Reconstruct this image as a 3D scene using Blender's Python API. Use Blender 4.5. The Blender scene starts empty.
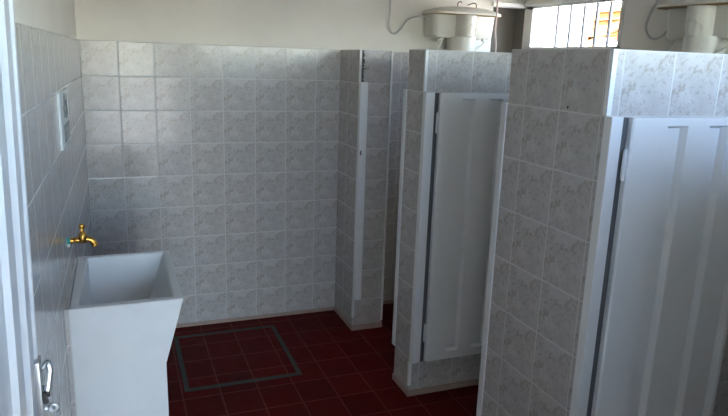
import bpy, bmesh, math, random
from mathutils import Vector, Matrix
random.seed(7)
T = 0.2            # one wall tile in metres; plan is laid out in tiles
ZF = 9.07          # rows of tile from the floor to the top of the tiling (z = 0)
def P(x, y, z): return Vector((x*T, y*T, (z+ZF)*T))
sc = bpy.context.scene

# ------------------------------------------------------------------ camera
yaw, pitch, roll, fpx = 0.3727, -0.2303, 0.0339, 636.29
F = Vector((math.sin(yaw)*math.cos(pitch), math.cos(yaw)*math.cos(pitch), math.sin(pitch)))
R = Vector((math.cos(yaw), -math.sin(yaw), 0)); U = R.cross(F)
R2 = R*math.cos(roll)+U*math.sin(roll); U2 = U*math.cos(roll)-R*math.sin(roll)
cd = bpy.data.cameras.new('camera'); cam = bpy.data.objects.new('camera', cd); sc.collection.objects.link(cam)
m = Matrix((R2, U2, -F)).transposed().to_4x4(); m.translation = P(0.8948, -20.2861, -0.2644)
cam.matrix_world = m; cd.sensor_width = 36; cd.lens = fpx/728*36; cd.clip_start = 0.02; cd.clip_end = 200
sc.camera = cam

# ------------------------------------------------------------------ sky, sun, exposure
w = bpy.data.worlds.new('world'); sc.world = w; w.use_nodes = True
nt = w.node_tree; bg = nt.nodes['Background']
sky = nt.nodes.new('ShaderNodeTexSky'); sky.sky_type = 'NISHITA'; sky.sun_disc = False
sky.sun_elevation = math.radians(52); sky.sun_rotation = math.radians(-70); sky.dust_density = 1.5; sky.air_density = 1.0
nt.links.new(sky.outputs[0], bg.inputs[0]); bg.inputs[1].default_value = 2.4
sd = bpy.data.lights.new('sun', 'SUN'); so = bpy.data.objects.new('sun', sd); sc.collection.objects.link(so)
sd.energy = 9.0; sd.angle = 0.01; sd.color = (1, .93, .82)
so.rotation_euler = (Vector((-.62, .38, 1.0))).to_track_quat('Z', 'Y').to_euler()
def portal(name, loc, nrm, sx, sy):
    d = bpy.data.lights.new(name, 'AREA'); d.shape = 'RECTANGLE'; d.size = sx*T; d.size_y = sy*T; d.cycles.is_portal = True
    o = bpy.data.objects.new(name, d); sc.collection.objects.link(o); o.location = P(*loc)
    o.rotation_euler = (-Vector(nrm)).to_track_quat('Z', 'Y').to_euler()
    return o
vs = sc.view_settings; vs.view_transform = 'Standard'; vs.look = 'None'; vs.gamma = 1; vs.use_curve_mapping = False
vs.exposure = 1.2

# ------------------------------------------------------------------ materials
def mat(name, col, rough=.6, metal=0, spec=.5):
    m = bpy.data.materials.new(name); m.use_nodes = True
    b = m.node_tree.nodes['Principled BSDF']
    b.inputs['Base Color'].default_value = (*col, 1); b.inputs['Roughness'].default_value = rough
    b.inputs['Metallic'].default_value = metal; b.inputs['Specular IOR Level'].default_value = spec
    return m
class G:
    def __init__(s, m): s.t = m.node_tree; s.b = s.t.nodes['Principled BSDF']
    def n(s, typ, **k):
        x = s.t.nodes.new(typ)
        for a, v in k.items(): setattr(x, a, v)
        return x
    def put(s, inp, v):
        if isinstance(v, bpy.types.NodeSocket): s.t.links.new(v, inp)
        elif v is not None: inp.default_value = v
    def math(s, op, a, b=None, c=None, clamp=False):
        x = s.n('ShaderNodeMath', operation=op, use_clamp=clamp)
        for i, v in enumerate((a, b, c)):
            if v is not None: s.put(x.inputs[i], v)
        return x.outputs[0]
    def mix(s, f, a, b):
        x = s.n('ShaderNodeMix', data_type='RGBA')
        s.put(x.inputs[0], f); s.put(x.inputs[6], a if not isinstance(a, tuple) else (*a, 1)); s.put(x.inputs[7], b if not isinstance(b, tuple) else (*b, 1))
        return x.outputs[2]
    def noise(s, vec, scale, detail=3, rough=.5, dist=0):
        x = s.n('ShaderNodeTexNoise'); s.put(x.inputs['Vector'], vec); x.inputs['Scale'].default_value = scale
        x.inputs['Detail'].default_value = detail; x.inputs['Roughness'].default_value = rough; x.inputs['Distortion'].default_value = dist
        return x.outputs[0]
    def sep(s, v):
        x = s.n('ShaderNodeSeparateXYZ'); s.put(x.inputs[0], v); return x.outputs
    def comb(s, a, b, c=0.):
        x = s.n('ShaderNodeCombineXYZ'); s.put(x.inputs[0], a); s.put(x.inputs[1], b); s.put(x.inputs[2], c); return x.outputs[0]
    def step(s, v, lo, hi):
        x = s.n('ShaderNodeMapRange', interpolation_type='SMOOTHSTEP'); s.put(x.inputs[0], v)
        x.inputs[1].default_value = lo; x.inputs[2].default_value = hi; return x.outputs[0]
    def bump(s, h, strength=.3, dist=.002, normal=None):
        x = s.n('ShaderNodeBump'); s.put(x.inputs['Height'], h); x.inputs['Strength'].default_value = strength; x.inputs['Distance'].default_value = dist
        if normal is not None: s.put(x.inputs['Normal'], normal)
        return x.outputs[0]

def tile_mat():
    m = mat('marbled_tile', (.6, .6, .6), .22); g = G(m)
    uv = g.n('ShaderNodeTexCoord').outputs['UV']; s = g.sep(uv)
    fu = g.math('FRACT', s[0]); fv = g.math('FRACT', s[1]); iu = g.math('FLOOR', s[0]); iv = g.math('FLOOR', s[1])
    du = g.math('MINIMUM', fu, g.math('SUBTRACT', 1, fu)); dv = g.math('MINIMUM', fv, g.math('SUBTRACT', 1, fv))
    d = g.math('MINIMUM', du, dv)
    # joint width differs a little from place to place
    wn = g.noise(uv, 1.3, 1)
    d2 = g.math('SUBTRACT', d, g.math('MULTIPLY', wn, .012))
    grout = g.math('SUBTRACT', 1, g.step(d2, .002, .009))
    lc = g.comb(fu, fv, 0)
    wob = g.noise(lc, 5.5, 4, .6)
    # slanting vein, lower left to upper right
    line = g.math('SUBTRACT', fv, g.math('MULTIPLY_ADD', fu, .68, .33))
    line = g.math('ADD', line, g.math('MULTIPLY', g.math('SUBTRACT', wob, .5), .75))
    vein = g.math('SUBTRACT', 1, g.step(g.math('ABSOLUTE', line), .012, .075))
    veinm = g.math('MULTIPLY', vein, g.step(g.noise(lc, 7, 3), .36, .56))
    spots = g.step(g.noise(g.comb(fu, fv, 3.3), 10, 4, .6), .54, .64)
    thin = g.math('SUBTRACT', 1, g.step(g.math('ABSOLUTE', g.math('SUBTRACT', g.noise(g.comb(fu, fv, 7.1), 3.6, 4, .6), .5)), .004, .03))
    cloud = g.noise(g.comb(fu, fv, 1.2), 2.6, 3)
    tid = g.n('ShaderNodeTexWhiteNoise', noise_dimensions='2D'); g.put(tid.inputs['Vector'], g.comb(iu, iv, 0))
    base = g.mix(g.step(cloud, .35, .65), (.51, .475, .445), (.595, .56, .53))
    base = g.mix(g.math('MULTIPLY', tid.outputs[0], .35), base, (.50, .50, .50))
    c = g.mix(g.math('MULTIPLY', spots, .6), base, (.36, .31, .27))
    c = g.mix(g.math('MULTIPLY', thin, .28), c, (.36, .31, .27))
    c = g.mix(g.math('MULTIPLY', veinm, .62), c, (.37, .305, .245))
    c = g.mix(grout, c, (.62, .61, .585))
    g.put(g.b.inputs['Base Color'], c)
    g.put(g.b.inputs['Roughness'], g.math('MULTIPLY_ADD', grout, .5, .2))
    # every tile sits at its own tiny tilt
    geo = g.n('ShaderNodeNewGeometry').outputs['Normal']
    v = g.n('ShaderNodeVectorMath', operation='SUBTRACT'); g.put(v.inputs[0], tid.outputs[1]); v.inputs[1].default_value = (.5, .5, .5)
    v2 = g.n('ShaderNodeVectorMath', operation='MULTIPLY_ADD'); g.put(v2.inputs[0], v.outputs[0]); v2.inputs[1].default_value = (.022,)*3; g.put(v2.inputs[2], geo)
    v3 = g.n('ShaderNodeVectorMath', operation='NORMALIZE'); g.put(v3.inputs[0], v2.outputs[0])
    h = g.math('ADD', g.step(d, .002, .03), g.math('MULTIPLY', g.noise(uv, 3, 2), .25))
    g.put(g.b.inputs['Normal'], g.bump(h, .35, .0015, v3.outputs[0]))
    return m
def plaster_mat(name, col, sc_=2.0):
    m = mat(name, col, .85); g = G(m); o = g.n('ShaderNodeTexCoord').outputs['Object']
    f = g.noise(o, sc_, 5, .6)
    g.put(g.b.inputs['Base Color'], g.mix(g.step(f, .35, .7), tuple(c*.93 for c in col), col))
    g.put(g.b.inputs['Normal'], g.bump(g.noise(o, 60, 4), .12, .002))
    return m
def floor_mat():
    m = mat('oxblood_floor_tile', (.10, .01, .01), .45); g = G(m)
    s = g.sep(g.n('ShaderNodeTexCoord').outputs['UV'])
    u = g.math('MULTIPLY', g.math('SUBTRACT', s[0], .17), 1/.978)
    v = g.math('MULTIPLY', g.math('ADD', s[1], .43), 1/1.065)
    fu = g.math('FRACT', u); fv = g.math('FRACT', v)
    d = g.math('MINIMUM', g.math('MINIMUM', fu, g.math('SUBTRACT', 1, fu)), g.math('MINIMUM', fv, g.math('SUBTRACT', 1, fv)))
    wn = g.noise(g.comb(u, v), 2.5, 3)
    d2 = g.math('SUBTRACT', d, g.math('MULTIPLY', wn, .02))
    gr = g.math('SUBTRACT', 1, g.step(d2, .004, .02))
    tid = g.n('ShaderNodeTexWhiteNoise', noise_dimensions='2D'); g.put(tid.inputs['Vector'], g.comb(g.math('FLOOR', u), g.math('FLOOR', v)))
    stain = g.step(g.noise(g.comb(u, v), .9, 5, .65), .38, .68)
    c = g.mix(tid.outputs[0], (.080, .003, .003), (.105, .0045, .004))
    c = g.mix(g.math('MULTIPLY', stain, .45), c, (.065, .008, .008))
    speck = g.step(g.noise(g.comb(u, v), 9, 4, .7), .66, .74)
    c = g.mix(g.math('MULTIPLY', speck, .12), c, (.35, .2, .17))
    c = g.mix(g.math('MULTIPLY', gr, .55), c, (.17, .06, .045))
    g.put(g.b.inputs['Base Color'], c)
    g.put(g.b.inputs['Roughness'], g.math('MULTIPLY_ADD', g.noise(g.comb(u, v), 3, 3), .3, .38))
    g.put(g.b.inputs['Specular IOR Level'], .07)
    g.put(g.b.inputs['Normal'], g.bump(g.step(d, .002, .03), .3, .0015))
    return m
def paint_mat(name, col, rough=.42, dirt=(.35, .30, .24), amt=.12):
    m = mat(name, col, rough); g = G(m); o = g.n('ShaderNodeTexCoord').outputs['Object']
    f = g.step(g.noise(o, 9, 6, .7), .58, .78)
    g.put(g.b.inputs['Base Color'], g.mix(g.math('MULTIPLY', f, amt), col, dirt))
    g.put(g.b.inputs['Normal'], g.bump(g.noise(o, 40, 3), .06, .002))
    return m
M = dict(
    tile=tile_mat(), floor=floor_mat(),
    plaster=plaster_mat('cream_plaster', (.88, .84, .755)),
    niche=plaster_mat('dark_brown_plaster', (.20, .175, .145), 4),
    cement=plaster_mat('cement_skirting', (.40, .29, .235), 8),
    wood=plaster_mat('pale_ceiling_boards', (.74, .68, .60), 6),
    bead=mat('white_corner_bead', (.80, .80, .78), .35),
    paint=paint_mat('white_painted_steel', (.80, .80, .785), .38),
    entry=paint_mat('glossy_white_enamel', (.62, .64, .65), .3, amt=.05),
    beam=paint_mat('white_painted_beam', (.80, .78, .72), .5),
    sink=plaster_mat('white_painted_concrete', (.74, .745, .74), 5),
    plastic=paint_mat('aged_cream_plastic', (.72, .69, .60), .35, (.42, .27, .12), .35),
    dirt=mat('yellowed_rim', (.42, .27, .11), .7),
    steel=mat('galvanised_steel', (.55, .56, .57), .35, .9),
    gap_shade=mat('dark_gap_shade', (.11, .11, .11), .8), dark=mat('dark_gap', (.05, .045, .04), .8),
    drain=plaster_mat('grey_green_cement_band', (.045, .052, .045), 12),
    hose=mat('grey_hose', (.58, .57, .54), .5),
    cord=mat('pinkish_cord', (.62, .50, .46), .7),
    rust=mat('rusty_wire', (.12, .08, .05), .7),
    barm=mat('grey_iron_bar', (.33, .32, .33), .5, .3),
    tape=mat('green_thread_tape', (.03, .26, .22), .5),
    tapew=mat('white_sealant', (.75, .78, .76), .6),
    paper=mat('white_notice', (.70, .74, .73), .35), ink=mat('grey_green_ink', (.16, .20, .20), .4), ink2=mat('pale_grey_ink', (.38, .43, .43), .4),
    ochre=plaster_mat('ochre_house_paint', (.24, .095, .02), 1.5),
    ochre2=plaster_mat('pale_ochre_boards', (.40, .21, .07), 1.5),
    outwhite=plaster_mat('white_house_paint', (.85, .84, .80), 1.5),
    ground=plaster_mat('pale_concrete_yard', (.50, .45, .38), .8),
    rtile=plaster_mat('clay_roof_tile', (.45, .20, .10), 6),
)
bm_ = mat('polished_brass', (.72, .40, .09), .28, .95); M['brass'] = bm_
g = G(bm_); g.put(g.b.inputs['Base Color'], g.mix(g.step(g.noise(g.n('ShaderNodeTexCoord').outputs['Object'], 90, 3), .45, .7), (.62, .34, .07), (.24, .13, .035)))

# ------------------------------------------------------------------ helpers (all coordinates in tiles)
def box(bm, x0, x1, y0, y1, z0, z1, bev=0):
    r = bmesh.ops.create_cube(bm, size=1)
    vs_ = r['verts']
    for v in vs_: v.co = P((x0+x1)/2+v.co.x*(x1-x0), (y0+y1)/2+v.co.y*(y1-y0), (z0+z1)/2+v.co.z*(z1-z0))
    if bev:
        es = list({e for v in vs_ for e in v.link_edges})
        bmesh.ops.bevel(bm, geom=es, offset=bev*T, segments=2, affect='EDGES', profile=.6)
def hexa(bm, bot, top, bev=0):
    """bot/top: four (x,y,z) each, counter-clockwise seen from above"""
    vb = [bm.verts.new(P(*p)) for p in bot]; vt = [bm.verts.new(P(*p)) for p in top]
    bm.faces.new(vb[::-1]); bm.faces.new(vt)
    for i in range(4): bm.faces.new((vb[i], vb[(i+1) % 4], vt[(i+1) % 4], vt[i]))
def tube(bm, pts, r, seg=8, cap=True):
    pts = [P(*p) for p in pts]; rs = r if isinstance(r, (list, tuple)) else [r]*len(pts)
    rings = []; up = None
    for i, p in enumerate(pts):
        d = (pts[min(i+1, len(pts)-1)]-pts[max(i-1, 0)]).normalized()
        if up is None: up = d.orthogonal().normalized()
        up = (up-d*up.dot(d)).normalized(); s = d.cross(up)
        rings.append([bm.verts.new(p+(up*math.cos(a)+s*math.sin(a))*rs[i]*T) for a in [k*2*math.pi/seg for k in range(seg)]])
    for a, b in zip(rings, rings[1:]):
        for k in range(seg): bm.faces.new((a[k], a[(k+1) % seg], b[(k+1) % seg], b[k]))
    if cap: bm.faces.new(rings[0][::-1]); bm.faces.new(rings[-1])
def smooth_path(pts, n=6):
    out = []; V_ = [Vector(p) for p in pts]
    for i in range(len(V_)-1):
        p0, p1, p2, p3 = V_[max(i-1, 0)], V_[i], V_[i+1], V_[min(i+2, len(V_)-1)]
        for k in range(n):
            t = k/n
            out.append(.5*((2*p1)+(p2-p0)*t+(2*p0-5*p1+4*p2-p3)*t*t+(-p0+3*p1-3*p2+p3)*t**3))
    out.append(V_[-1]); return [tuple(v) for v in out]
def prism(bm, poly, z0, z1, f=None):
    """poly (x,y) list counter-clockwise, optional map f(x,y,z)"""
    f = f or (lambda x, y, z: (x, y, z))
    a = [bm.verts.new(P(*f(x, y, z0))) for x, y in poly]; b = [bm.verts.new(P(*f(x, y, z1))) for x, y in poly]
    bm.faces.new(a[::-1]); bm.faces.new(b)
    for i in range(len(poly)): bm.faces.new((a[i], a[(i+1) % len(poly)], b[(i+1) % len(poly)], b[i]))
def obj(name, bm, m, parent=None, uo=(0, 0, 0), smooth=False, label=None, swap=False):
    bmesh.ops.recalc_face_normals(bm, faces=bm.faces)
    L = bm.loops.layers.uv.new('UVMap')
    for fc in bm.faces:
        n = fc.normal; fc.smooth = smooth
        for l in fc.loops:
            c = l.vert.co; x, y, z = c.x/T, c.y/T, c.z/T-ZF
            if abs(n.z) > .7: l[L].uv = (x-uo[0], y-uo[1])
            elif abs(n.x) > abs(n.y): l[L].uv = ((y-uo[1])*(1 if n.x > 0 else -1), z-uo[2])
            else: l[L].uv = (x-uo[0], z-uo[2])
    me = bpy.data.meshes.new(name); 
    base = Vector((0, 0, 0))
    if parent is None:
        xs = [v.co for v in bm.verts]
        base = Vector(((min(c.x for c in xs)+max(c.x for c in xs))/2, (min(c.y for c in xs)+max(c.y for c in xs))/2, min(c.z for c in xs)))
        for v in bm.verts: v.co -= base
    bm.to_mesh(me); bm.free(); me.materials.append(m)
    o = bpy.data.objects.new(name, me); sc.collection.objects.link(o); o.location = base
    if smooth:
        for p in me.polygons: p.use_smooth = True
        me.set_sharp_from_angle(angle=math.radians(38))
    if parent is not None:
        o.parent = parent
        o.matrix_parent_inverse = abs_mat(parent).inverted()
    if label: o['label'] = label
    return o
def abs_mat(o):
    m = Matrix.Translation(o.location)
    if o.parent is not None: m = abs_mat(o.parent) @ o.matrix_parent_inverse @ m
    return m
def empty(name, loc, label, cat, group=None):
    o = bpy.data.objects.new(name, None); sc.collection.objects.link(o); o.location = P(*loc); o.empty_display_size = .1
    return tag(o, label, cat, group)
def tag(o, label, cat, group=None):
    o['label'] = label; o['category'] = cat
    if group: o['group'] = group
    return o
def struct(o): o['kind'] = 'structure'; return o
NB = bmesh.new
def boxes(name, m, parent, *bs, **k):
    bm = NB()
    for b in bs: box(bm, *b, **({'bev': k['bev']} if 'bev' in k else {}))
    return obj(name, bm, m, parent, uo=k.get('uo', (0, 0, 0)), label=k.get('label'))

XR = 14.8; YF = -19.2; ZC = 1.92; WT = .75; LW = .007     # right wall, front wall, ceiling, wall thickness, splay of the left wall
# ------------------------------------------------------------------ the room
fl = struct(boxes('floor', M['floor'], None, (-1.2, XR+WT, -22.5, 3.2, -ZF-.5, -ZF)))
CS = .16                     # the roof rises towards the entrance
def zc(y): return ZC+CS*max(0, -y)
bm = NB()
prism(bm, [(YF-WT, ZC+CS*-(YF-WT)), (0, ZC), (3.2, ZC), (3.2, ZC+.5), (0, ZC+.5), (YF-WT, ZC+.5+CS*-(YF-WT))], -1.2, XR+WT+1.2, lambda x, y, z: (z, x, y))
cl = struct(obj('ceiling', bm, M['wood'], None))
# left wall, slightly splayed
def lw(y): return LW*y
bm = NB()
def slab(bm, x0, x1, z0, z1, ya=0, yb=YF-WT):
    hexa(bm, [(lw(yb)+x0, yb, z0), (lw(yb)+x1, yb, z0), (lw(ya)+x1, ya, z0), (lw(ya)+x0, ya, z0)],
             [(lw(yb)+x0, yb, z1), (lw(yb)+x1, yb, z1), (lw(ya)+x1, ya, z1), (lw(ya)+x0, ya, z1)])
slab(bm, -.8, -.06, -ZF, ZC); 
hexa(bm, [(lw(YF-WT)-.8, YF-WT, ZC), (lw(YF-WT)-.06, YF-WT, ZC), (-.06, 0, ZC), (-.8, 0, ZC)], [(lw(YF-WT)-.8, YF-WT, zc(YF-WT)), (lw(YF-WT)-.06, YF-WT, zc(YF-WT)), (-.06, 0, ZC+.01), (-.8, 0, ZC+.01)])
wl = struct(obj('wall_left', bm, M['plaster']))
bm = NB(); slab(bm, -.06, 0, -8.85, 0); obj('tile_wainscot', bm, M['tile'], wl, uo=(0, 0, 0))
bm = NB(); slab(bm, -.06, .02, -ZF, -8.85); obj('cement_skirting', bm, M['cement'], wl)
# back wall with a recess by the window corner
NX = 13.5
wb = struct(boxes('wall_back', M['plaster'], None, (-.8, NX, .06, .8, -ZF, ZC), (NX, XR+WT, .06, .8, -ZF, -.3), (NX, XR+WT, .06, .8, 1.78, ZC)))
boxes('tile_wainscot', M['tile'], wb, (0, XR, 0, .06, -8.95, 0))
boxes('cement_skirting', M['cement'], wb, (0, XR, -.03, .06, -ZF, -8.95))
boxes('recess_lining', M['niche'], wb, (NX-.3, XR+WT, .62, .8, -.3, 1.9), (XR-.02, XR, .03, .62, -.3, 1.9), (NX-.01, NX+.01, .07, .62, -.3, 1.78))  # lining in a darker brown than the wall plaster
struct(boxes('trim_1', M['beam'], None, (NX-.1, XR+.0, -.10, .3, 1.68, 1.82)))
# right wall: openings window_1 (y -5.05..-.2)
W1 = (-4.95, -.22, .22, 1.74)
wr = NB()
for b in ((XR, XR+WT, YF-WT, W1[0], -ZF, ZC), (XR, XR+WT, W1[1], .8, -ZF, ZC), (XR, XR+WT, W1[0], W1[1], -ZF, W1[2]), (XR, XR+WT, W1[0], W1[1], W1[3], ZC)): box(wr, *b)
hexa(wr, [(XR, YF-WT, ZC), (XR+WT, YF-WT, ZC), (XR+WT, 0, ZC), (XR, 0, ZC)], [(XR, YF-WT, zc(YF-WT)), (XR+WT, YF-WT, zc(YF-WT)), (XR+WT, 0, ZC+.01), (XR, 0, ZC+.01)])
wr = struct(obj('wall_right', wr, M['plaster']))
boxes('tile_wainscot', M['tile'], wr, (XR-.06, XR, YF, 0, -8.85, -.62))
boxes('tile_wainscot', M['tile'], wr, (XR-.06, XR, YF, W1[0], -.62, 0), (XR-.06, XR, W1[0], 0, -.62, 0))
# front wall: door opening and high clerestory over the third stall
DX0, DX1 = -.15, 3.7; CX0, CX1, CZ0, CZ1 = 5.6, 14.4, .15, 2.1; ZT = 5.0
bm = NB()
Y0, Y1 = YF-WT, YF
for b in ((-1.2, DX0, Y0, Y1, -ZF, ZT), (DX0, DX1, Y0, Y1, 1.5, ZT), (DX1, CX0, Y0, Y1, -ZF, ZT), (CX0, CX1, Y0, Y1, -ZF, CZ0), (CX0, CX1, Y0, Y1, CZ1, ZT), (CX1, XR+WT, Y0, Y1, -ZF, ZT)): box(bm, *b)
struct(obj('wall_front', bm, M['plaster']))
portal('portal_window', (XR+WT+.05, (W1[0]+W1[1])/2, (W1[2]+W1[3])/2), (-1, 0, 0), 2.4, 4.8).rotation_euler = Matrix(((0, 0, 1), (1, 0, 0), (0, 1, 0))).to_euler()
o = portal('portal_clerestory', ((CX0+CX1)/2, Y0-.05, (CZ0+CZ1)/2), (0, 1, 0), CX1-CX0, CZ1-CZ0)
o2 = portal('portal_door', ((DX0+DX1)/2, Y0-.45, -3.8), (0, 1, 0), DX1-DX0, 10.6)
for q in (o, o2): q.rotation_euler = (math.pi/2, 0, 0)
for q in bpy.data.objects:
    if q.name.startswith('portal_window'):
        q.rotation_euler = (0, math.pi/2, 0); q.data.size = (W1[3]-W1[2])*T; q.data.size_y = (W1[1]-W1[0])*T
# rotated frames: light emits along local -Z.  door/clerestory: -Z -> +Y ; window: -Z -> -X
# window_1 with iron bars
w1 = struct(boxes('window_1', M['beam'], None, (XR-.04, XR+.2, W1[1]-.30, W1[1]+.06, W1[2], W1[3]), (XR-.04, XR+.2, W1[0], W1[0]+.12, W1[2], W1[3]),
    (XR-.04, XR+.2, W1[0], W1[1], W1[3]-.10, W1[3]), (XR-.04, XR+.2, W1[0], W1[1], W1[2], W1[2]+.12)))
for y in (-1.77, -2.44, -3.1, -3.69, -4.27):
    bm = NB(); tube(bm, [(XR+.1, y, W1[2]), (XR+.1, y, W1[3])], .052, 8); obj('window_bar', bm, M['barm'], w1, smooth=True)
# clerestory window frame
w2 = struct(boxes('window_2', M['beam'], None, (CX0, CX1, Y0+.3, Y0+.45, CZ0, CZ0+.08), (CX0, CX1, Y0+.3, Y0+.45, CZ1-.08, CZ1),
    (CX0, CX0+.1, Y0+.3, Y0+.45, CZ0, CZ1), (CX1-.1, CX1, Y0+.3, Y0+.45, CZ0, CZ1), ((CX0+CX1)/2-.05, (CX0+CX1)/2+.05, Y0+.3, Y0+.45, CZ0, CZ1)))
# trim over window 1
struct(boxes('trim_2', M['beam'], None, (XR-.12, XR-.04, W1[0]-.1, -.1, 1.73, 1.83)))

# ------------------------------------------------------------------ tiled stall partitions
XA = 7.82; XB = 8.85
B1 = (-1.87, -.0); B2 = (-6.30, -5.32); B3 = (-12.53, -9.87)
def partition(y0, y1, wing, uo_side, label, tops=0.0):
    """pillar facing the corridor plus the wing wall running back to the window wall, flush with its near face"""
    t = empty('stall_partition', ((XA+XB)/2, (y0+y1)/2, -ZF), label, 'partition wall', 'tiled stall partitions')
    bm = NB()
    z0 = -8.9
    if wing:
        yw = y0+.72
        poly = [(XA, y0), (XR-.065, y0), (XR-.065, yw), (XB, yw), (XB, y1), (XA, y1)]
    else:
        poly = [(XA, y0), (XB, y0), (XB, y1-.005), (XA, y1-.005)]
    prism(bm, poly, z0, 0); obj('tiled_wall', bm, M['tile'], t, uo=uo_side)
    bm = NB()
    cx = sum(p[0] for p in poly)/len(poly); 
    k = .03
    if wing: pl2 = [(XA-k, y0-k), (XR-.07, y0-k), (XR-.07, yw+k), (XB+k, yw+k), (XB+k, y1+k), (XA-k, y1+k)]
    else: pl2 = [(XA-k, y0-k), (XB+k, y0-k), (XB+k, y1-.035), (XA-k, y1-.035)]
    prism(bm, pl2, -ZF, z0); obj('cement_skirting', bm, M['cement'], t)
    return t
p1 = partition(*B1, False, (7.835, -.87, 0), 'narrow tiled stall partition standing against the back wall')
p2 = partition(*B2, True, (8.10-.0, -5.32, 0), 'middle tiled stall partition, behind the second white stall door')
p3 = partition(*B3, True, (8.04, -12.41, 0), 'wide tiled stall partition nearest the camera, with a white strip on both corners')
# near pillar beside the entrance door (outside the view)
def bead(t, x, y, z0, z1, w=.055):
    boxes('corner_strip', M['bead'], t, (x-w/2, x+w/2, y-w/2, y+w/2, z0, z1))
bead(p1, XA, B1[0], -.96, 0); bead(p1, XA, B1[0], -8.6, -7.95, .07); bead(p1, XB, B1[0], -8.82, 0, .06)
bead(p2, XA+.005, B2[0], -.98, 0, .07); bead(p2, XA, B2[0], -8.75, -8.06, .08)
bead(p3, XA+.005, B3[0], -.98, 0, .09); bead(p3, XA, B3[0], -8.75, -8.06, .08)
bead(p2, XR-.2, B2[0]-.0, -1, 0, .05)
# rough open mortar seam beside the strip of the far partition
bm = NB(); z = -.02
while z > -.93:
    h = random.uniform(.05, .12); wd = random.uniform(.05, .10)
    box(bm, XA+.05, XA+.05+wd, B1[0]-.008, B1[0]+.02, max(z-h, -.95), z); z -= h*random.uniform(.9, 1.15)
obj('open_mortar_seam', bm, M['dark'], p1, label='dark ragged mortar seam')
# small hole in the tiling of the near partition
bm = NB(); tube(bm, [(XA+.01, -11.62, -.93), (XA-.008, -11.62, -.93)], .022, 8); obj('screw_hole', bm, M['dark'], p3)

# ------------------------------------------------------------------ stall doors
def leaf_mesh(bm, x0, W, y, z0, z1, flutes, th=.13, dep=.115, wr=.05):
    """sheet-steel leaf: front faces -Y at y, flutes [(xa, xb)] pressed into both skins"""
    zs = [z0, z0+.22, z0+.26, z1-.17, z1-.13, z1]
    xs = [x0, x0+.03]; 
    for a, b in flutes: xs += [a, a+wr*.25, b-wr, b]
    xs += [x0+W-.03, x0+W]
    def dz(x, z):
        if not (zs[2]-1e-6 <= z <= zs[3]+1e-6): return 0
        for a, b in flutes:
            if a+wr*.2 < x < b-wr*.9: return dep
        return 0
    def grid(yy, sgn):
        return [[bm.verts.new(P(x, yy+sgn*dz(x, z)+(.02*sgn if x in (xs[0], xs[-1]) else 0), z)) for z in zs] for x in xs]
    A = grid(y, 1); B = grid(y+th+.05, -0.0)
    for Gd in (A, B):
        for i in range(len(xs)-1):
            for j in range(len(zs)-1): bm.faces.new((Gd[i][j], Gd[i+1][j], Gd[i+1][j+1], Gd[i][j+1]))
    n, k = len(xs)-1, len(zs)-1
    for i in range(n):
        bm.faces.new((A[i][0], A[i+1][0], B[i+1][0], B[i][0])); bm.faces.new((A[i][k], A[i+1][k], B[i+1][k], B[i][k]))
    for j in range(k):
        bm.faces.new((A[0][j], A[0][j+1], B[0][j+1], B[0][j])); bm.faces.new((A[n][j], A[n][j+1], B[n][j+1], B[n][j]))
def post(t, y, near, z0=-8.05, z1=-.99):
    """steel frame post on the near (-Y) or far (+Y) face of a pillar, with a stepped rebate"""
    bm = NB(); s = -1 if near else 1
    box(bm, *(XA-.03, XA+.13), *sorted((y, y+s*.17)), z0, z1, bev=.012)
    box(bm, *(XA+.13, XA+.235), *sorted((y, y+s*.12)), z0, z1, bev=.012)
    o = obj('frame_post', bm, M['paint'], t)
    if near and y != B1[0]:
        bm = NB(); box(bm, XA+.235, XA+.345, y-.10, y-.001, z0, z1-.02); obj('hinge_gap_shade', bm, M['gap_shade'], t, label='dark strip painted as shade in the hinge gap')  # dark strip stands in for the shade between post and leaf
    return o
def hinge(t, x, y, z):
    bm = NB()
    tube(bm, [(x, y, z-.24), (x, y, z-.02)], .03, 10); tube(bm, [(x, y, z+.02), (x, y, z+.24)], .03, 10)
    tube(bm, [(x, y, z-.26), (x, y, z+.26)], .014, 8)
    box(bm, x-.02, x+.06, y+.015, y+.03, z-.2, z+.2)
    return obj('hinge', bm, M['paint'], t, smooth=True)
def stall_door(yn, yf, label, leafW=2.8, flip=False, near_out=False, flutes=None):
    t = empty('stall_door', (XA+.2, yn-.1 if not flip else yf, -ZF), label, 'door', 'white ribbed steel stall doors')
    if not flip:
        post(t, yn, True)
        if not near_out: pass
        y = yn-.20; x0 = 8.175
        fl_ = flutes or [(8.86, 9.29), (9.74, 10.16), (10.58, 10.88)]
        bm = NB(); leaf_mesh(bm, x0, leafW, y, -8.02, -1.0, fl_); obj('door_leaf', bm, M['paint'], t)
        for z in (-1.72, -7.2): hinge(t, x0-.055, y+.03, z)
    return t
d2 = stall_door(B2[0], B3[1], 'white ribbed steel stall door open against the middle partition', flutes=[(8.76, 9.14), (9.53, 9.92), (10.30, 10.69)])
post(d2, B3[1], False)
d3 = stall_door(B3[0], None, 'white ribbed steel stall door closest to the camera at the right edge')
post(d3, -16.1, False)
# first stall: frame on the back pillar and on the far side of the middle partition, leaf swung in behind it
d1 = empty('stall_door', (XA+.2, -3.6, -ZF), 'farthest stall door, of which only its narrow white frame posts show', 'door', 'white ribbed steel stall doors')
post(d1, B1[0], True, -7.95, -.96); post(d1, B2[1], False)
bm = NB(); box(bm, XA+.02, XA+.06, B1[0]-.176, B1[0]-.16, -3.17, -3.03); obj('strike_hole', bm, M['dark'], d1)
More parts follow.
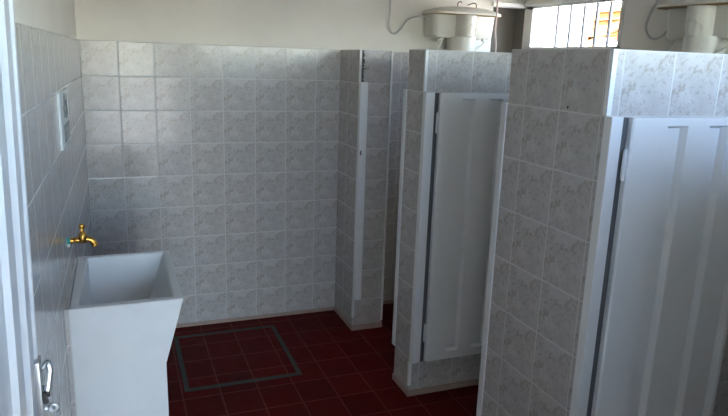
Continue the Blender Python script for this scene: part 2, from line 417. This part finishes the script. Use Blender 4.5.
# pillar that closes the row beside the entrance, just out of view
p4 = empty('stall_partition', (8.3, -17.6, -ZF), 'unseen tiled stall partition beside the entrance wall, with a light-blocking wing added', 'partition wall', 'tiled stall partitions')
boxes('tiled_wall', M['tile'], p4, (XA, XB, YF, -16.27, -ZF, 0), (XB, XR-.07, -17.4, -16.7, -ZF, 0))  # wing added out of view to keep high light off the nearest door's foot

# ------------------------------------------------------------------ floor inspection cover
t = boxes('inspection_cover_band', M['drain'], None, (2.20, 2.33, -4.31, -.72, -ZF-.01, -ZF+.012), (5.31, 5.44, -4.31, -.72, -ZF-.01, -ZF+.012),
          (2.34, 5.30, -4.31, -4.15, -ZF-.01, -ZF+.012), (2.34, 5.30, -.86, -.72, -ZF-.01, -ZF+.012))
tag(t, 'grey-green cement band outlining a square inspection cover in the red floor', 'floor cover')

# ------------------------------------------------------------------ wash trough
bm = NB(); slab(bm, -.01, .0, -ZF, -4.37, -6.8, -9.63)
for v in bm.verts:
    if v.co.x/T > lw(v.co.y/T)-.005: v.co.x = 0
obj('mortar_joint', bm, M['tile'], wl)
s = empty('wash_trough', (.8, -8.2, -ZF), 'white painted concrete wash trough on a pedestal against the left wall', 'sink')
zr = -4.36
bm = NB()
def ring(pts): return [bm.verts.new(P(*p)) for p in pts]
yf, yb = -9.65, -6.75; xo = .004
o_top = ring([(xo, yf, zr), (1.79, yf, zr), (1.79, yb, zr), (xo, yb, zr)])
o_bot = ring([(xo, yf, -5.52), (1.47, yf, -5.52), (1.47, yb-.12, -5.52), (xo, yb-.12, -5.52)])
f_bot = ring([(xo, yf, -ZF), (1.49, yf, -ZF), (1.49, yb-.12, -ZF), (xo, yb-.12, -ZF)])
i_top = ring([(.13, yf+.15, zr), (1.64, yf+.15, zr), (1.64, yb-.13, zr), (.19, yb-.13, zr)])
i_bot = ring([(.22, yf+.30, -5.35), (1.30, yf+.30, -5.35), (1.30, yb-.35, -5.35), (.22, yb-.35, -5.35)])
def band(a, b):
    for i in range(4): bm.faces.new((a[i], a[(i+1) % 4], b[(i+1) % 4], b[i]))
band(o_top, o_bot); band(o_bot, f_bot); band(o_top, i_top); band(i_top, i_bot); bm.faces.new(i_bot); bm.faces.new(f_bot)
es = [e for e in bm.edges if all(v in o_top for v in e.verts) or all(v in i_top for v in e.verts)]
bmesh.ops.bevel(bm, geom=es, offset=.003, segments=1, affect='EDGES')
basin = obj('basin', bm, M['sink'], s)
bm = NB(); tube(bm, [(.7, -8.2, -5.36), (.7, -8.2, -5.34)], .12, 16); obj('drain_grate', bm, M['steel'], s)

# ------------------------------------------------------------------ brass tap
ty = -8.2; tz = -3.61
fa = empty('brass_tap', (0, ty, tz), 'small brass tap on the left wall above the trough', 'tap')
bm = NB(); wx = lw(ty)
tube(bm, smooth_path([(wx+.02, ty, tz), (.12, ty, tz), (.2, ty, tz+.005), (.28, ty, tz+.01), (.35, ty, tz-.02), (.39, ty, tz-.09)], 4), .052, 10)
tube(bm, [(.39, ty, tz-.075), (.395, ty, tz-.12)], .06, 10)
tube(bm, [(.05, ty, tz), (.085, ty, tz)], .07, 6)
tube(bm, [(.2, ty, tz-.05), (.2, ty, tz+.03), (.2, ty, tz+.10), (.2, ty, tz+.13), (.2, ty, tz+.17)], [.06, .085, .07, .055, .035], 10)
obj('tap_body', bm, M['brass'], fa, smooth=True)
bm = NB()
tube(bm, [(.2, ty, tz+.16), (.2, ty, tz+.21)], .018, 8)
tube(bm, [(.2, ty-.0, tz+.20), (.2, ty, tz+.215), (.2, ty, tz+.25), (.2, ty, tz+.285), (.2, ty, tz+.30)], [.025, .05, .06, .05, .02], 10)
tube(bm, [(.2, ty-.09, tz+.215), (.2, ty+.09, tz+.215)], .02, 8)
obj('tap_handle', bm, M['brass'], fa, smooth=True)
bm = NB(); tube(bm, [(wx, ty, tz), (wx+.05, ty, tz)], [.075, .06], 12); obj('thread_tape', bm, M['tape'], fa, smooth=True, label='green thread tape')
bm = NB(); tube(bm, smooth_path([(wx+.01, ty-.05, tz-.05), (wx+.02, ty-.02, tz-.10), (wx+.02, ty+.05, tz-.07)], 3), .022, 6); obj('sealant_blob', bm, M['tapew'], fa, smooth=True, label='white sealant')

# ------------------------------------------------------------------ notice on left wall
def onwall(y0, y1, z0, z1, d0, d1, bm):
    hexa(bm, [(lw(y0)+d0, y0, z0), (lw(y0)+d1, y0, z0), (lw(y1)+d1, y1, z0), (lw(y1)+d0, y1, z0)], [(lw(y0)+d0, y0, z1), (lw(y0)+d1, y0, z1), (lw(y1)+d1, y1, z1), (lw(y1)+d0, y1, z1)])
ns = empty('wall_notice', (lw(-7.1), -7.1, -1.5), 'white notice with dark print on the tiled left wall', 'sign')
SY0, SY1, SZ0, SZ1 = -8.02, -6.20, -2.01, -1.02
bm = NB(); onwall(SY0, SY1, SZ0, SZ1, 0, .035, bm); obj('notice_board', bm, M['paper'], ns)
def u(a): return SY0+(SY1-SY0)*a
def v_(a): return SZ0+(SZ1-SZ0)*a
bm = NB(); onwall(u(.30), u(.95), v_(.05), v_(.38), .035, .040, bm); obj('printed_panel', bm, M['ink'], ns, label='dark printed box')
bm = NB()
for a, b, c, d in ((.42, .82, .10, .17), (.42, .82, .22, .31)): onwall(u(a), u(b), v_(c), v_(d), .040, .043, bm)
obj('panel_lines', bm, M['ink2'], ns)
bm = NB()
for a, b, c, d in ((.40, .62, .50, .62), (.36, .50, .62, .72), (.42, .60, .72, .90), (.62, .76, .46, .80), (.80, .84, .5, .9), (.47, .56, .90, .95)): onwall(u(a), u(b), v_(c), v_(d), .035, .040, bm)
obj('printed_figure', bm, M['ink'], ns)

# ------------------------------------------------------------------ entrance door, open against the left wall
e = empty('entrance_door', (.1, YF, -ZF), 'glossy white ribbed entrance door standing open at the left edge', 'door')
ex = .24
def eprof():
    ys = [(-19.15, 0), (-16.32, 0), (-16.28, .035), (-16.05, .035), (-16.01, 0), (-15.80, 0), (-15.76, .035), (-15.57, .035), (-15.53, 0), (-15.28, 0), (-15.26, .02), (-15.2, .02)]
    return ys
bm = NB(); pr = eprof()
poly = [(ex-.17, -19.15)]+[(ex+d-.03, y) for y, d in pr]+[(ex-.17, -15.2)]
prism(bm, poly, -ZF+.12, 1.42, lambda x, y, z: (x+.018*(z+2.6), y, z)); obj('door_leaf', bm, M['entry'], e)
# bolt latch near the free edge
lt = NB(); lx = ex-.01; ly = -15.26; lz = -2.73
box(lt, lx-.02, lx+.02, ly-.09, ly+.06, lz-.28, lz+.16, bev=.006)
tube(lt, smooth_path([(lx+.02, ly+.03, lz+.06), (lx+.055, ly+.05, lz+.09), (lx+.075, ly+.05, lz+.04), (lx+.06, ly+.04, lz-.06), (lx+.045, ly+.03, lz-.13)], 4), [.016]*4+[.027]*13, 8)
latch = obj('door_latch', lt, M['steel'], e, smooth=True)
bm = NB()
for dz in (-.14,):
    for dy in (-.06, .05):
        tube(bm, [(lx+.02, ly+dy, lz+dz+.04), (lx+.045, ly+dy, lz+dz-.05)], .022, 8)
obj('keyhole', bm, M['dark'], latch, smooth=True)
bm = NB(); R_ = .027
pts = [(lx+.075+R_*math.cos(a), ly+.06, lz-.30+R_*math.sin(a)) for a in [k*2*math.pi/16 for k in range(17)]]
tube(bm, pts, .014, 8); tube(bm, [(lx+.0, ly+.06, lz-.30), (lx+.035, ly+.06, lz-.30)], .02, 8)
obj('latch_ring', bm, M['steel'], latch, smooth=True)

# ------------------------------------------------------------------ high cisterns
def cistern(fr, label, hosepts, hose_label):
    """fr(a, b, z): a = sideways, b = out of the wall"""
    t = empty('toilet_cistern', fr(0, 0, .1), label, 'toilet cistern', 'high cream plastic cisterns')
    W = 1.20; rb = .36
    def prof(s=1.0, lid=0):
        if lid:
            k_ = [(-W-lid*.9, 0), (-W-lid*.9, .55)]
            for k in range(27):
                a = math.pi*(1-k/26)
                k_.append(((W+lid*.9)*(abs(math.cos(a))**.45)*(1 if math.cos(a) > 0 else -1), .55+(.50+lid)*math.sin(a)**.55))
            k_ += [(W+lid*.9, .55), (W+lid*.9, 0)]; o_ = []
            for p in k_:
                if not o_ or abs(p[0]-o_[-1][0])+abs(p[1]-o_[-1][1]) > 1e-3: o_.append(p)
            return o_
        pts = [(-W*s-lid, .0), (-W*s-lid, .52+lid)]
        for k in range(1, 5):
            a = math.pi-k*math.pi/8
            pts.append((-W*s-lid+.2+.2*math.cos(a), .52+lid+.2*math.sin(a)))
        n = 12
        for k in range(n+1):
            a = math.pi*(1-k/n); c = .92
            x = rb*math.cos(a); y = .70+lid+.38*math.sin(a)
            if y > .72+lid or True: pts.append((x, max(y, .72+lid)))
        for k in range(3, -1, -1):
            a = k*math.pi/8
            pts.append((W*s+lid-.2+.2*math.cos(a), .52+lid+.2*math.sin(a)))
        pts += [(W*s+lid, .52+lid), (W*s+lid, .0)]
        out = []
        for p in pts:
            if not out or (abs(p[0]-out[-1][0])+abs(p[1]-out[-1][1])) > 1e-4: out.append(p)
        return out
    bm = NB()
    # body, tapering slightly downwards
    lv = [(.52, .90), (.58, .955), (.9, .975), (1.28, 1.0)]
    rings = [[bm.verts.new(P(*fr(x*s, .02+(y-.02)*s, z))) for x, y in prof()] for z, s in lv]
    n = len(rings[0])
    for a, b in zip(rings, rings[1:]):
        for i in range(n): bm.faces.new((a[i], a[(i+1) % n], b[(i+1) % n], b[i]))
    bm.faces.new(rings[0][::-1]); bm.faces.new(rings[-1])
    obj('tank_body', bm, M['plastic'], t, smooth=True)
    bm = NB()
    lv = [(1.27, 1.0), (1.33, 1.0), (1.40, .9), (1.50, .62), (1.54, .3)]
    rings = [[bm.verts.new(P(*fr(x*s, .02+(y-.02)*(1 if s == 1.0 else .3+.7*s), z))) for x, y in prof(1.0, .10)] for z, s in lv]
    n = len(rings[0])
    for a, b in zip(rings, rings[1:]):
        for i in range(n): bm.faces.new((a[i], a[(i+1) % n], b[(i+1) % n], b[i]))
    bm.faces.new(rings[0][::-1]); bm.faces.new(rings[-1])
    lid = obj('tank_lid', bm, M['plastic'], t, smooth=True)
    bm = NB()
    pl = prof(1.0, .085); a = [bm.verts.new(P(*fr(x, y, 1.255))) for x, y in pl]; b = [bm.verts.new(P(*fr(x, y, 1.275))) for x, y in pl]
    n = len(a)
    for i in range(n): bm.faces.new((a[i], a[(i+1) % n], b[(i+1) % n], b[i]))
    bm.faces.new(a[::-1]); bm.faces.new(b)
    obj('yellowed_rim', bm, M['dirt'], lid, label='yellow-brown stained rim')
    # central flush column going down into the stall
    bm = NB()
    tube(bm, [fr(0, .50, .56), fr(0, .50, .5), fr(0, .50, .1), fr(0, .50, -.35), fr(0, .4, -.55), fr(0, .3, -.7)], [.49, .49, .46, .42, .2, .12], 28)
    obj('flush_column', bm, M['plastic'], t, smooth=True)
    bm = NB(); tube(bm, [fr(0, .3, -.6), fr(0, .3, -6.6)], .12, 14); obj('flush_pipe', bm, M['plastic'], t, smooth=True)
    for sx in (-1, 1):
        bm = NB()
        tube(bm, [fr(sx*.78, .62, .55), fr(sx*.78, .62, .44)], .06, 10)
        tube(bm, [fr(sx*.78, .62, .46), fr(sx*.98, .62, .44)], .03, 8)
        tube(bm, smooth_path([fr(sx*.78, .62, .45), fr(sx*.80 if sx > 0 else -.82, .64, .36), fr(.40*sx if sx > 0 else -.98, .70, .12), fr(sx*.35 if sx > 0 else -1.0, .70, -.1)], 4), .024, 8)
        obj('outlet_elbow', bm, M['plastic'], t, smooth=True)
    # embossed emblem on the bulge
    bm = NB()
    def onb(a, z):   # a = sideways on bulge
        x = rb*.99*math.sin(a*1.6); return fr(x, .70+.38*math.cos(a*1.6)*.985+.012, z)
    tube(bm, [onb(-.55+1.1*k/14, .78+.18*math.sin(math.pi*k/14)) for k in range(15)], .010, 6)
    tube(bm, [onb(-.55, .78), onb(-.50, .66)], .010, 6); tube(bm, [onb(.55, .78), onb(.50, .66)], .010, 6)
    for k in range(5):
        a = -.3+.15*k; tube(bm, [onb(a, .74), onb(a+(.04 if k % 2 else 0), .86)], .008, 5)
        if k % 2 == 0: tube(bm, [onb(a, .86), onb(a+.09, .86)], .008, 5)
    for k in range(4): tube(bm, [onb(-.2+.13*k, .60), onb(-.2+.13*k, .66)], .007, 5)
    obj('embossed_emblem', bm, M['plastic'], t, smooth=True)
    bm = NB(); tube(bm, smooth_path([fr(-.25, .6, 1.48), fr(-.28, .6, 1.62), fr(-.18, .6, 1.70), fr(-.12, .6, 1.66)], 4), .018, 6)
    obj('wire_lever', bm, M['rust'], t, smooth=True); bm = NB()
    tube(bm, smooth_path([fr(.42, .6, 1.46), fr(.44, .6, 1.62), fr(.34, .6, 1.68), fr(.1, .6, 1.60)], 4), .018, 6)
    obj('wire_lever', bm, M['rust'], t, smooth=True)
    bm = NB(); tube(bm, smooth_path(hosepts, 6), .032, 8); h = obj('water_supply_hose', bm, M['hose'], None, smooth=True); tag(h, hose_label, 'hose')
    return t
CX = 11.98
cistern(lambda a, b, z: (CX+a, -b, z), 'cream cistern on the back wall above the farthest stall',
        [(9.47, -.07, 1.91), (9.47, -.10, 1.3), (9.43, -.12, .88), (9.50, -.13, .66), (9.66, -.15, .59), (9.87, -.15, .74), (10.08, -.2, 1.02), (10.40, -.3, 1.16), (10.70, -.38, 1.17)],
        'thin grey hose looping down the back wall to the cistern')
CY = -8.34
cistern(lambda a, b, z: (XR-b, CY-a, z-.04), 'cream cistern with embossed front on the window wall at the upper right',
        [(14.7, -6.30, 1.9), (14.7, -6.26, 1.54), (14.7, -6.07, 1.24), (14.7, -5.95, .88), (14.7, -6.07, .63), (14.7, -6.30, .52), (14.7, -6.6, .62), (14.6, -6.9, .85), (14.45, -7.06, 1.05)],
        'grey hose looped on the window wall beside the right cistern')
bm = NB(); tube(bm, smooth_path([(12.86, -1.2, 1.91), (12.87, -1.2, 1.2), (12.86, -1.2, .8), (12.93, -1.2, .2), (12.93, -1.2, -1.2)], 5), .028, 6)
tag(obj('pull_cord', bm, M['cord'], None, smooth=True), 'thin pinkish cord hanging beside the back-wall cistern', 'cord')

# ------------------------------------------------------------------ outside: yard and a neighbouring porch
yd = struct(boxes('ground', M['ground'], None, (-60, 90, -90, 90, -ZF-.8, -ZF-.52)))
# unseen passage added before the entrance to cut door light: roof and side walls
struct(boxes('wall_light_screen_left', M['plaster'], None, (-2.2, -1.4, -42, YF-WT, -ZF-.52, 3)))
struct(boxes('wall_light_screen_right', M['plaster'], None, (4.2, 5.0, -42, YF-WT, -ZF-.52, .1)))
struct(boxes('ceiling_light_screen', M['wood'], None, (-2.2, 5.0, -33, YF-WT, 1.9, 2.1)))
h = empty('neighbour_porch', (36, 13, -ZF-.5), 'sunlit ochre and white porch with clay roof seen through the barred window', 'building')
boxes('wall', M['outwhite'], h, (37, 38, -22, 45, -ZF-.5, 7))  # made long and tall so its sunlit face bounces warm light indoors
boxes('pillar', M['outwhite'], h, (29.4, 30, 15.85, 16.95, -ZF-.5, 5.0))
bm = NB(); hexa(bm, [(31, 6, 1.6), (31.5, 6, 1.6), (31.5, 15.9, 1.6), (31, 15.9, 1.6)], [(31, 6, 4.6), (31.5, 6, 4.6), (31.5, 15.7, 3.1), (31, 15.7, 3.1)])
obj('gable_boards', bm, M['ochre2'], h)
for k, (zz, yy) in enumerate(((1.75, 15.9), (2.2, 15.5), (2.65, 15.7), (3.15, 15.4))):
    boxes('rafter', M['ochre'], h, (30.3, 31, 6, yy, zz, zz+.14))
bm = NB()
hexa(bm, [(29.8, 11.2, 2.3), (30.2, 11.2, 2.3), (30.2, 15.2, 1.2), (29.8, 15.2, 1.2)], [(29.8, 11.2, 2.7), (30.2, 11.2, 2.7), (30.2, 15.2, 1.75), (29.8, 15.2, 1.75)]); obj('rafter', bm, M['ochre'], h)
boxes('post', M['ochre'], h, (29.8, 30.2, 14.1, 14.6, -ZF-.5, 1.6))
bm = NB()
for k in range(14): tube(bm, [(31, 8+k*.42, 1.55), (36, 8+k*.42, 1.95)], .19, 8)
obj('roof_tiles', bm, M['rtile'], h, smooth=True)
